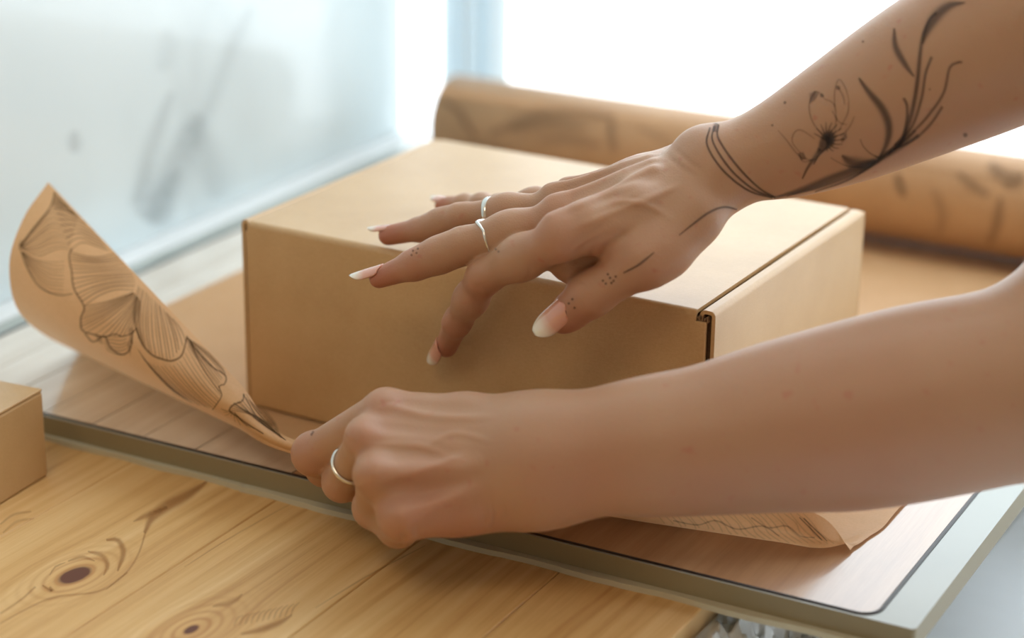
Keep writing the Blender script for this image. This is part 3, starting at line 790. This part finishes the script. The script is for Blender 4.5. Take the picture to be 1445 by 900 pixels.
# ---- arm with the tattoo: right hand pressed on the box
def right_arm():
    rg = [Z(548, 332, BH + .0060), Z(596, 323, BH + .0115), Z(648, 306, BH + .020), Z(786, 292, BH + .030)]
    pk = [Z(625, 289, BH + .0055), Z(657, 288, BH + .010), Z(705, 290, BH + .018), Z(806, 283, BH + .0285)]
    md = [Z(535, 392, BH + .001), Z(586, 373, BH + .009), Z(652, 347, BH + .018), Z(790, 310, BH + .032)]
    ix = [Yb(630, 489, -.0085), Yb(645, 454, -.018), Yb(684, 389, -.028), Z(790, 337, BH + .032)]
    th = [Z(795, 448, BH - .002), Z(833, 416, BH + .009), Z(908, 368, BH + .024), Z(975, 305, BH + .038)]
    w = Z(1005, 235, BH + .054)
    arm = [(1010, 232, 54, depth(w)), (1060, 223, 60, .842), (1120, 203, 74, .842), (1200, 165, 92, .838), (1300, 112, 110, .832), (1400, 62, 123, .826), (1500, 12, 130, .822), (1640, -50, 128, .82)]
    ap = [P(x, y, d) for x, y, r, d in arm]; ar = [pr(r, d) for x, y, r, d in arm]
    fr = frame_from(md[3], ap[4])
    lo, hi = bounds(fr, [p for c in (rg, pk, md, ix, th) for p in c] + ap[:7], .030)
    q = fr @ ap[5]
    hi[1] = max(hi[1], (fr @ ap[6])[1] + .045); lo[1] = min(lo[1], (fr @ ap[6])[1] - .045); hi[2] = max(hi[2], q[2] + .05); lo[2] = min(lo[2], q[2] - .045)
    Fd = Field(lo, hi, .00098, fr); D = Fd.new(); G = Fd.new()
    def fing(c, rs, k=.004):
        d_ = Fd.new(); Fd.chain(d_, c, [pr(r, depth(p)) for r, p in zip(rs, c)], k)
        return d_
    for c, rs in ((ix, (15.5, 19, 25, 30)), (md, (15, 21, 25.5, 28)), (rg, (14.5, 16.5, 19, 24)), (pk, (12, 13, 15, 20))):
        d_ = fing(c, rs)
        # finger pulp and joint swell
        mid = c[2] * .5 + c[3] * .5; Fd.ball(d_, mid, pr((rs[2] + rs[3]) * .51, depth(mid)), .008); mid = c[2] * .5 + c[1] * .5; Fd.ball(d_, mid, pr((rs[2] + rs[1]) * .49, depth(mid)), .006)
        G = np.minimum(G, d_)
    d_ = fing(th, (23.5, 30, 35, 38), .005); Fd.ball(d_, th[1] * .3 + th[0] * .7, pr(26, depth(th[0])), .003)
    G = np.minimum(G, d_)
    # palm: metacarpals
    cw = [w + (P(1005, 234 + o, depth(w) + dd) - P(1005, 234, depth(w))) for o, dd in ((22, -.006), (6, -.004), (-10, .002), (-24, .010))]
    for c, r0, wr in ((ix, 29, cw[0]), (md, 27, cw[1]), (rg, 24, cw[2]), (pk, 22, cw[3])):
        p0 = c[3]; Fd.cone(D, p0, p0 * .5 + wr * .5, pr(r0, depth(p0)), pr(r0 + 1, depth(wr)), .008); Fd.cone(D, p0 * .5 + wr * .5, wr, pr(r0 + 1, depth(wr)), pr(30, depth(wr)), .008)
    dn = -unit(np.cross(ix[3] - pk[3], w - md[3])); dn = dn if dn[2] < 0 else -dn
    Fd.cone(D, md[3] + dn * .006, w + dn * .004, .009, .012, .008)
    Fd.cone(D, rg[3] + dn * .006, w + dn * .005, .008, .011, .008)
    Fd.chain(D, [th[2], th[3], P(1010, 262, depth(w) + .0)], [pr(35, depth(th[2])), pr(39, depth(th[3])), pr(36, depth(w))], .008)
    Fd.cone(D, th[2] * .6 + th[3] * .4 + dn * .004, md[3] * .3 + w * .7 + dn * .009,   .0095, .012, .009)
    # web between thumb and index
    Fd.cone(D, th[2] * .74 + th[3] * .26, ix[3] * .84 + w * .16, .0062, .0080, .009)
    # forearm
    A_ = Fd.new(); Fd.chain(A_, ap, ar, .001, .02, 5); Fd.join(D, (slice(None),) * 3, A_, .007)
    Fd.join(D, (slice(None),) * 3, G, .0045)
    # knuckles and tendons
    up = -dn
    for c, a in ((ix, .0046), (md, .0046), (rg, .0042), (pk, .004)):
        Fd.ball(D, c[3] + up * .0040, a, .006)
        Fd.cone(D, c[3] + up * .0078, c[3] * .35 + w * .65 + up * .0088, .0013, .0016, .0045)
    Fd.carve(D, (ix[3] * .72 + md[3] * .28) * .6 + w * .4 + up * .010, ix[3] * .5 + md[3] * .5 + up * .010, .004, .0007)
    Fd.carve(D, (md[3] * .5 + rg[3] * .5) * .6 + w * .4 + up * .010, md[3] * .5 + rg[3] * .5 + up * .010, .004, .0007)
    # ulna bump
    Fd.ball(D, P(984, 212, depth(w) + .004), .0068, .008); Fd.cone(D, ix[3] * .8 + w * .2 + dn * .013 - unit(CAM - w) * .016, th[3] * .5 + th[2] * .5 + dn * .004 - unit(CAM - w) * .014 - CR * .004, .0080, .0080, .004)
    Fd.cone(D, ix[3] + dn * .010 - unit(CAM - w) * .018, w + dn * .004, .009, .011, .006)
    # veins on the back of the hand
    v1 = [P(x, y, 0.80) for x, y in ((820, 300), (858, 282), (900, 290), (940, 302), (962, 318))]
    # creases across joints
    def creases(c0, ax, upv, rr, offs, amp=.0004, sg=.0008):
        ax = unit(ax); upv = unit(upv - ax * (upv @ ax)); s_ = np.cross(ax, upv)
        for o in offs:
            pts = [c0 + ax * o + (upv * math.cos(a) + s_ * math.sin(a)) * rr for a in (-.8, -.4, 0, .4, .8)]
            for a, b in zip(pts[:-1], pts[1:]): Fd.carve(D, a, b, sg, amp)
    ut = unit(np.cross(th[1] - th[0], CAM - th[1])); tu = unit(CAM - th[1])
    creases(th[1], th[0] - th[1], tu + np.array([0, 0, .5]), pr(29, .836), (-.004, -.0022, -.0006, .0012, .003))
    for c, rr in ((ix, 26), (md, 25.5), (rg, 21)):
        creases(c[1], c[0] - c[1], up, pr(rr - 4, depth(c[1])), (-.0012, .0006), .00032)
        creases(c[2], c[1] - c[2], up, pr(rr, depth(c[2])), (-.003, -.001, .001, .0028), .00032)
    V, Q = Fd.mesh(D); me = fast_mesh('arm', V, Q)
    relief(me, V, [([(846, 372), (856, 352), (872, 336), (892, 324)], 7, -.0012), ([(806, 370), (822, 350), (846, 336), (872, 322)], 5, -.0006), ([(796, 362), (812, 342), (838, 326), (862, 314)], 5, -.0005),
                   ([(842, 372), (836, 356), (846, 344)], 4, -.0005), ([(790, 300), (830, 285), (880, 266), (935, 246)], 5, .0007), ([(806, 324), (850, 306), (900, 286), (950, 262)], 5, .0006),
                   ([(846, 296), (872, 285), (905, 288), (930, 298), (950, 312)], 4, .0005), ([(935, 215), (960, 235), (985, 250)], 3, -.0003), ([(948, 206), (972, 228), (990, 240)], 3, -.0003),
                   ([(900, 292), (930, 276), (958, 262)], 4, .0005), ([(742, 398), (748, 384), (746, 372)], 3, -.0005), ([(822, 396), (830, 404), (838, 416)], 2.2, -.0004), ([(827, 392), (836, 402), (844, 412)], 2.2, -.0004), ([(815, 404), (822, 412), (830, 424)], 2.2, -.0003),
                   ([(666, 396), (672, 404), (684, 412)], 2.5, -.0004), ([(690, 414), (682, 408), (676, 400)], 2.5, -.0004)])
    tint_attr(me, V, [(ix[0], .016, .95), (md[0], .016, .95), (rg[0], .015, .95), (pk[0], .012, 1.), (th[0], .016, .8), (ix[2] - [0, 0, .004], .012, .5), (md[1], .010, .6), (th[1], .010, .45),
                      (ix[3], .012, .5), (md[3], .012, .4), (ix[1], .010, .7), (th[2], .013, .4), ((ix[3] + th[2]) / 2, .012, .35)])
    arm_o = link('arm', me, M['skin'], None); setp(arm_o, person)
    tag(arm_o, 'forearm and hand with black floral tattoo, pressed on the box')
    bpy.context.view_layer.update()
    def nl(c, upv, r, **k): o = fingernail(None, c[0], c[1], np.asarray(upv, float), r, **k); setp(o, person); return o
    tocam = unit(CAM - ix[0])
    ns = []
    ns.append(nl(ix, -CR * .90 + tocam * .55 + CU * .1, pr(19, depth(ix[0])), length=.0150, width=.0105, free=.46, point=1.))
    ns.append(nl(md, CU * .9 + tocam * .35 - CR * .2, pr(18, depth(md[0])), length=.0150, width=.0100, free=.46, point=1.))
    ns.append(nl(rg, CU + tocam * .05, pr(15.5, depth(rg[0])), length=.0125, width=.0095, free=.42, point=.8))
    ns.append(nl(pk, CU + tocam * .1, pr(12.5, depth(pk[0])), length=.0105, width=.0085, free=.35, point=.8))
    ns.append(nl(th, tocam * .93 + CU * .38 - CR * .12, pr(24, depth(th[0])), length=.0175, width=.0125, free=.26, point=.5, swell=.0020))
    for o in ns:
        o.parent = arm_o; o.matrix_parent_inverse = arm_o.matrix_world.inverted()
    # rings
    def on(c, t): return c[3] * t + c[2] * (1 - t)
    cm = on(md, .30); finger_ring('ring', cm, md[2] - md[3], pr(27.0, depth(cm)), .0014, .0016, 'silver ring with a pointed V dip on the middle finger of the tattooed hand', .0035, up)
    cr_ = on(rg, .33); finger_ring('ring', cr_, rg[2] - rg[3], pr(21.6, depth(cr_)), .0030, .0016, 'wider plain silver band on the ring finger of the tattooed hand', .0, up)
    # tattoo
    tgt = Target(arm_o); k = Ink(tgt)
    S_ = k.stroke
    for o in ((1002, 180, 998, 205, 1020, 240, 1055, 268, 1090, 279), (1008, 178, 1006, 200, 1030, 238, 1062, 266, 1092, 278), (1014, 176, 1014, 196, 1040, 234, 1070, 264, 1094, 278)):
        S_([(o[i], o[i + 1]) for i in range(0, 10, 2)], 2.4, 2.6, 3.2, .95)
    S_([(1012, 170), (1008, 186)], 6, 7, dark=.7)
    S_([(958, 332), (978, 316), (1000, 300), (1022, 292), (1046, 297)], 1.6, 2.2, 3.4, .9)
    S_([(880, 385), (902, 373), (923, 356)], 2.2, 1.6, 3.2, .9)
    S_([(1092, 279), (1130, 268), (1170, 252), (1210, 236), (1240, 224)], 3, 8, 9, .85)   # main stem along the edge
    S_([(1110, 276), (1160, 262), (1210, 243), (1262, 214), (1296, 190)], 2, 5, 6, .7)
    S_([(1150, 270), (1200, 252), (1250, 218), (1290, 184), (1312, 160), (1332, 130), (1340, 96), (1352, 88), (1358, 88)], 2, 3.5, 4, .8)
    S_([(1240, 224), (1270, 200), (1285, 165), (1294, 120), (1298, 80), (1302, 52), (1312, 28), (1322, 18)], 6, 3, 6, .9)
    S_([(1302, 62), (1308, 44), (1322, 22), (1340, 8), (1362, 4)], 2, 2, 14, .85)
    S_([(1290, 108), (1278, 92), (1264, 66), (1262, 40)], 2.5, 3, 9, .85)
    S_([(1262, 205), (1286, 180), (1300, 140), (1306, 104), (1315, 80)], 3, 4, 4, .8)
    S_([(1252, 218), (1272, 200), (1279, 172), (1280, 150), (1275, 138)], 3, 4, 4, .8)
    S_([(1240, 224), (1252, 200), (1254, 176), (1244, 152), (1226, 130), (1212, 110)], 3, 3, 11, .9)
    S_([(1262, 210), (1290, 196), (1312, 176), (1330, 150)], 3, 4, 4, .75)
    S_([(1240, 222), (1228, 216), (1218, 206), (1214, 196)], 2.5, 1.5, dark=.7)
    S_([(1236, 227), (1216, 232), (1200, 228), (1188, 219)], 3, 3, 16, .85)
    S_([(1220, 236), (1196, 234), (1182, 228), (1172, 222)], 2, 1.5, dark=.6)
    S_([(1292, 184), (1278, 198), (1266, 206)], 3, 5, dark=.7)
    # flower: centre and petals
    for a in range(13):
        t = -2.9 + a * .38; S_([(1168, 198), (1168 + 11 * math.cos(t), 196 + 14 * math.sin(t)), (1170 + 22 * math.cos(t), 193 + 21 * math.sin(t))], 4, 1.2, dark=.8)
    k.blob([(1156, 200), (1162, 188), (1172, 184), (1180, 192), (1176, 204), (1164, 212), (1154, 214)], .9)
    S_([(1158, 210), (1150, 222), (1140, 236), (1132, 252)], 7, 2.5, dark=.85)
    S_([(1170, 206), (1156, 218), (1148, 232)], 4, 2, dark=.8)
    for pts in ([(1160, 190), (1146, 170), (1142, 148), (1150, 130), (1158, 132), (1164, 140)], [(1164, 140), (1176, 146), (1180, 164), (1178, 186)], [(1178, 150), (1178, 130), (1184, 112), (1194, 126), (1198, 142)],
                [(1198, 142), (1196, 160), (1184, 184)], [(1150, 196), (1132, 184), (1122, 186), (1118, 200), (1130, 216)], [(1098, 184), (1112, 200), (1128, 220), (1146, 226)],
                [(1186, 192), (1198, 180), (1206, 164)], [(1128, 218), (1134, 228), (1150, 224)], [(1182, 122), (1190, 136), (1192, 148)], [(1174, 156), (1184, 172), (1196, 176)]):
        S_(pts, 1.4, 1.3, 2.4, .45)
    k.blob([(1142, 132), (1150, 128), (1156, 132), (1150, 142), (1143, 146)], .55); k.dot(1160, 135, 3, .6); k.dot(1183, 124, 3.5, .5)
    k.blob([(1126, 216), (1134, 214), (1138, 224), (1130, 226)], .6); k.blob([(1186, 196), (1194, 186), (1196, 194), (1188, 202)], .6)
    for x, y, r in ((1108, 145, 2.4), (1090, 177, 2), (1362, 190, 3.6), (1218, 59, 2), (1312, 126, 1.6)): k.dot(x, y, r, .7)
    # finger dots
    for x, y in ((855, 400), (861, 392), (869, 390), (863, 399), (858, 387), (803, 428), (811, 434), (808, 422), (851, 396), (866, 396)): k.dot(x, y, 1.9, .85)
    for x, y in ((583, 354), (588, 357), (581, 360), (590, 351), (704, 355), (700, 352)): k.dot(x, y, 1.8, .6)
    tt_ = k.build('tattoo', M['tattoo_ink'], arm_o)
    return arm_o
right_arm()

# ---- near arm: left fist pinching the paper
def left_arm():
    o_ = -.036
    Q_ = lambda x, y, d: P(x, y, d + o_)
    ix = [Q_(486, 668, .922), Q_(458, 660, .912), Q_(443, 640, .892), Q_(545, 580, .862)]
    md = [Q_(530, 668, .920), Q_(505, 684, .907), Q_(483, 680, .886), Q_(518, 618, .850)]
    rg = [Q_(560, 690, .908), Q_(535, 710, .894), Q_(528, 716, .870), Q_(532, 668, .838)]
    pk = [Q_(600, 714, .893), Q_(578, 732, .882), Q_(562, 742, .862), Q_(570, 727, .837)]
    th = [Q_(440, 640, .928), Q_(510, 640, .925), Q_(600, 630, .905), Q_(700, 625, .878)]
    w = Q_(765, 652, .845)
    arm = [(765, 649, 84, .845), (850, 637, 90, .842), (920, 629, 99, .84), (1000, 620, 106, .838), (1100, 602, 120, .836), (1200, 587, 133, .834), (1300, 567, 138, .832), (1400, 548, 137, .83), (1480, 530, 137, .828)]
    ap = [Q_(x, y, d) for x, y, r, d in arm]; ar = [pr(r, d + o_) for x, y, r, d in arm]
    el = [Q_(1492, 535, .83), Q_(1605, 345, .835), Q_(1720, 160, .84)]; er = [pr(122, .8), pr(120, .8), pr(130, .8)]
    fr = frame_from(md[3], ap[6])
    lo, hi = bounds(fr, [p for c in (rg, pk, md, ix, th) for p in c] + ap + el[:2], .026)
    q = np.array([fr @ p for p in ap[3:]]); lo[1:] = np.minimum(lo[1:], q.min(0)[1:] - .041); hi[1:] = np.maximum(hi[1:], q.max(0)[1:] + .041)
    Fd = Field(lo, hi, .00112, fr); D = Fd.new(); G = Fd.new()
    def fing(c, rs, k=.004):
        d_ = Fd.new(); Fd.chain(d_, c, [pr(r, depth(p)) for r, p in zip(rs, c)], k); Fd.ball(d_, c[2], pr(rs[2] * 1.05, depth(c[2])), .003); return d_
    for c, rs, kk in ((ix, (22, 25, 28, 32), 0), (md, (20, 23, 25, 29), .0012), (rg, (20, 24, 27, 31), .003), (pk, (18, 22, 27, 32), .007), (th, (25, 31, 36, 40), 0)):
        Fd.join(G, (slice(None),) * 3, fing(c, rs), kk)
    sd = unit(CAM - md[3])
    cw = [Q_(x, y, d) for x, y, d in ((752, 600, .85), (760, 636, .845), (760, 668, .843), (752, 692, .846))]
    for c, r0, wr, r1 in ((ix, 30, cw[0], 38), (md, 30, cw[1], 40), (rg, 31, cw[2], 38), (pk, 32, cw[3], 36)):
        p0 = c[3]; m_ = p0 * .45 + wr * .55; Fd.cone(D, p0, m_, pr(r0, .81), pr((r0 + r1) / 2, .81), .006); Fd.cone(D, m_, wr, pr((r0 + r1) / 2, .81), pr(r1, .81), .006)
    Fd.cone(D, md[3] - sd * .010 + CR * .008, w - sd * .006, .011, .018, .008); Fd.cone(D, rg[3] - sd * .010 + CR * .008, w - sd * .005, .012, .018, .008)
    Fd.cone(D, th[2] + CU * .0, w - sd * .004, .014, .018, .016)
    Fd.cone(D, Q_(640, 718, .85), Q_(720, 698, .85), .0100, .0105, .010)
    Fd.cone(D, pk[3] - sd * .002, Q_(660, 706, .848), pr(30, .81), pr(33, .81), .006)
    # wrist and forearm
    A_ = Fd.new(); Fd.chain(A_, ap, ar, .001, .022, 5); Fd.join(D, (slice(None),) * 3, A_, .012); Fd.chain(D, el[:2], er[:2], .012, .03)
    Fd.join(D, (slice(None),) * 3, G, .0040)
    for c, a in ((ix, .0052), (md, .0050), (rg, .0044), (pk, .0044)):
        Fd.ball(D, c[3] + sd * .0045 - CR * .001, a, .005)
        Fd.cone(D, c[3] + sd * .0085, c[3] * .4 + w * .6 + sd * .0096, .0011, .0014, .006)
    # valleys between the metacarpals and veins
    def surf(x, y): return P(x, y, .0)
    for a, b in ((ix, md), (md, rg), (rg, pk)):
        m0 = (a[3] + b[3]) / 2 + sd * .0105; m1 = m0 * .45 + (w + sd * .011) * .55; Fd.carve(D, m0 - CR * .004, m1, .0042, .0006)
    V, Q = Fd.mesh(D); me = fast_mesh('arm', V, Q)
    relief(me, V, [([(548, 572), (590, 584), (640, 590), (700, 588)], 5, .0009), ([(505, 628), (560, 628), (600, 632), (650, 652)], 5, .0006), ([(535, 680), (580, 668), (625, 654), (660, 640)], 5, .0007), ([(600, 632), (640, 612), (690, 622)], 4, .0005),
                   ([(566, 774), (567, 762), (571, 750)], 3, -.0009), ([(694, 746), (699, 728), (696, 710)], 3, -.0006), ([(706, 742), (713, 722), (709, 706)], 3, -.0005), ([(680, 748), (686, 732), (684, 716)], 3, -.0003),
                   ([(535, 572), (545, 567), (554, 566)], 3, -.0004), ([(596, 766), (588, 752), (590, 740)], 4, -.0004), ([(482, 612), (492, 622), (506, 628)], 3, -.0003), ([(500, 700), (512, 690), (530, 690)], 3, -.0003)])
    tint_attr(me, V, [(ix[2], .012, .55), (ix[3] + sd * .008, .010, .35), (md[3] + sd * .008, .010, .4), (rg[3] + sd * .006, .010, .3), (pk[3], .013, .6), (Q_(640, 740, .84), .02, .55), (Q_(600, 720, .83), .02, .45),
                      (Q_(830, 710, .81), .03, .4), (ix[1], .01, .7), (Q_(1000, 700, .82), .03, .3), (Q_(1200, 680, .82), .05, .35), (md[2], .009, .5), (rg[2], .008, .5)])
    arm_o = link('arm', me, M['skin'], None); setp(arm_o, person)
    tag(arm_o, 'untattooed nearer arm whose fist pinches the curled kraft paper')
    bpy.context.view_layer.update()
    c = md[3] * .42 + md[2] * .58
    finger_ring('ring', c, md[2] - md[3], pr(28.5, depth(c)), .0019, .0016, 'thin silver ring on the fist that pinches the paper', 0., sd)
    k = Ink(Target(arm_o)); 
    for x, y in ((439, 606), (442, 610), (444, 603), (440, 613)): k.dot(x, y, 2.2, .5)
    k.build('tattoo', M['tattoo_ink'], arm_o)
left_arm()

# ------------------------------------------------------------------ below the board at the right: clear film bag, white cloth
def ridged(name, x0, x1, y0, y1, z0, fn, nx, ny, mat, label, cat, th=.0008):
    bm = bmesh.new(); g = [[bm.verts.new((x0 + (x1 - x0) * i / nx, y0 + (y1 - y0) * j / ny, z0 + fn(i / nx, j / ny))) for i in range(nx + 1)] for j in range(ny + 1)]
    for j in range(ny):
        for i in range(nx): bm.faces.new((g[j][i], g[j][i + 1], g[j + 1][i + 1], g[j + 1][i]))
    o = obj(name, bm, mat, None, True); md_ = o.modifiers.new('thick', 'SOLIDIFY'); md_.thickness = th; return tag(o, label, cat)

cab = empty('side_cabinet', (.50, -.12, FZ), label='white cabinet standing beside the pine table, under the white cloth', cat='cabinet')
bm = bmesh.new(); box(bm, .2535, .80, -.50, .40, -.095, -.085, .003); setp(obj('cabinet_top', bm, M['white_paint']), cab)
bm = bmesh.new(); box(bm, .27, .79, -.48, .39, FZ, -.0952); setp(obj('body', bm, M['white_paint']), cab)
def foldz(u, v):
    return .012 + .010 * math.exp(-((u - .28 - .10 * v) / .03) ** 2) - .007 * math.exp(-((u - .36 - .10 * v) / .03) ** 2) + .004 * math.sin(u * 17 + v * 5) + .003 * math.sin(v * 21 + u * 9) + .012 * u
ridged('white_cloth', .296, .72, -.34, .34, -.085, foldz, 90, 90, M['cloth'], 'soft white cloth with folds lying right of the board', 'cloth')
from mathutils import noise as mnoise
def filmz(u, v):
    q = Vector((u * 3.2, v * 15, 1.7)); r_ = 1 - abs(mnoise.noise(q)) * 2; r2 = 1 - abs(mnoise.noise(q * 2.7 + Vector((3, 1, 2)))) * 2
    return .040 * (1 - min(1., u * 1.3)) + .012 * max(0, r_) ** 2 * min(1, u * 5) + .005 * max(0, r2) ** 2 * min(1, u * 4)
def film_mat():
    m = NT('clear_film'); m.b(Base_Color=rgb(215, 212, 205), Roughness=.2, Alpha=.72, Specular_IOR_Level=.9); return m.m
ridged('plastic_film', .2528, .300, -.30, .02, -.0600, filmz, 70, 300, film_mat(), 'crumpled clear plastic film under the front right corner of the board', 'plastic film', .0002)
# marks in the stone and in the pine
class Multi(Target):
    def __init__(s, obs): s.ts = [Target(o) for o in obs]
    def hit(s, x, y, off=.00012):
        best = None
        for t in s.ts:
            h = t.hit(x, y, off)
            if h is not None and (best is None or (h - Vector(CAM)).length < (best - Vector(CAM)).length): best = h
        return best
M['vein_ink'] = ink('vein_grey', rgb(150, 160, 164), .45); M['grain_ink'] = ink('pine_figure', rgb(158, 104, 54), .5); M['knot_ink'] = ink('pine_knot', rgb(84, 44, 24), .9)
bpy.context.view_layer.update()
panels = [o for o in wl.children if o.name.startswith('marble_panel')]
k = Ink(Multi(panels))
for pts, w0, w1, wm, d in (([(355, 10), (325, 70), (300, 140), (284, 170)], 5, 12, 12, .4), ([(284, 165), (262, 200), (240, 250), (205, 310), (172, 360)], 14, 10, 26, .8), ([(242, 130), (226, 175), (212, 215), (190, 290)], 6, 10, 14, .6),
                           ([(275, 175), (290, 215), (305, 255), (310, 290)], 12, 10, 30, .45), ([(250, 240), (228, 290), (214, 350)], 8, 6, 20, .6), ([(105, 185), (104, 215)], 6, 8, 12, .7), ([(236, 40), (238, 70), (226, 100)], 8, 8, 18, .3), ([(0, 490), (40, 470)], 8, 8, 12, .4)):
    k.stroke(pts, w0 * 1.6, w1 * 1.6, wm * 1.7, d * .62, 8)
o = k.build('marble_veins', M['vein_ink'], wl); o['kind'] = 'stuff'
pl = [o for o in tb.children if o.name.startswith('plank')]
k = Ink(Multi(pl))
for pts, w0, w1, wm, d in (([(292, 680), (262, 700), (236, 714), (214, 732), (204, 752)], 3, 4, 15, .9), ([(236, 716), (214, 724), (188, 736)], 4, 1, 8, .7), ([(150, 762), (166, 762), (174, 780), (166, 806)], 3, 2, 8, .8), ([(124, 778), (144, 784), (152, 798), (146, 812)], 2, 2, 7, .6),
                           ([(96, 792), (116, 786), (134, 792)], 2, 1, 5, .6), ([(70, 812), (78, 800), (92, 794)], 1, 1, 3, .6), ([(60, 826), (76, 836), (70, 828)], 2, 3, 4, .8), ([(205, 752), (196, 780), (180, 806), (150, 832)], 3, 1, 3, .5),
                           ([(0, 866), (30, 846), (50, 828)], 2, 3, 3, .6), ([(0, 880), (40, 858), (80, 842), (140, 834), (180, 808)], 2, 2, 3, .5), ([(340, 895), (368, 888), (392, 880), (412, 868)], 2, 2, 9, .8), ([(300, 856), (330, 848), (342, 838)], 2, 2, 8, .5),
                           ([(0, 740), (20, 726), (44, 722)], 2, 2, 4, .5), ([(4, 752), (24, 736), (48, 732)], 2, 2, 4, .4), ([(445, 858), (520, 812), (600, 770)], 1, 1, 2.4, .5), ([(260, 800), (330, 756), (430, 700)], 1, 1, 2.2, .4)):
    k.stroke(pts, w0, w1, wm, d, 5)
for i in range(11):
    x = 330 + i * 8; k.stroke([(x, 884 - i * 1.5), (x + 5, 873 - i * 1.6), (x + 13, 868 - i * 1.8)], 1.5, 1., 2.6, .5)
o = k.build('grain_figure', M['grain_ink'], tb); o['kind'] = 'stuff'
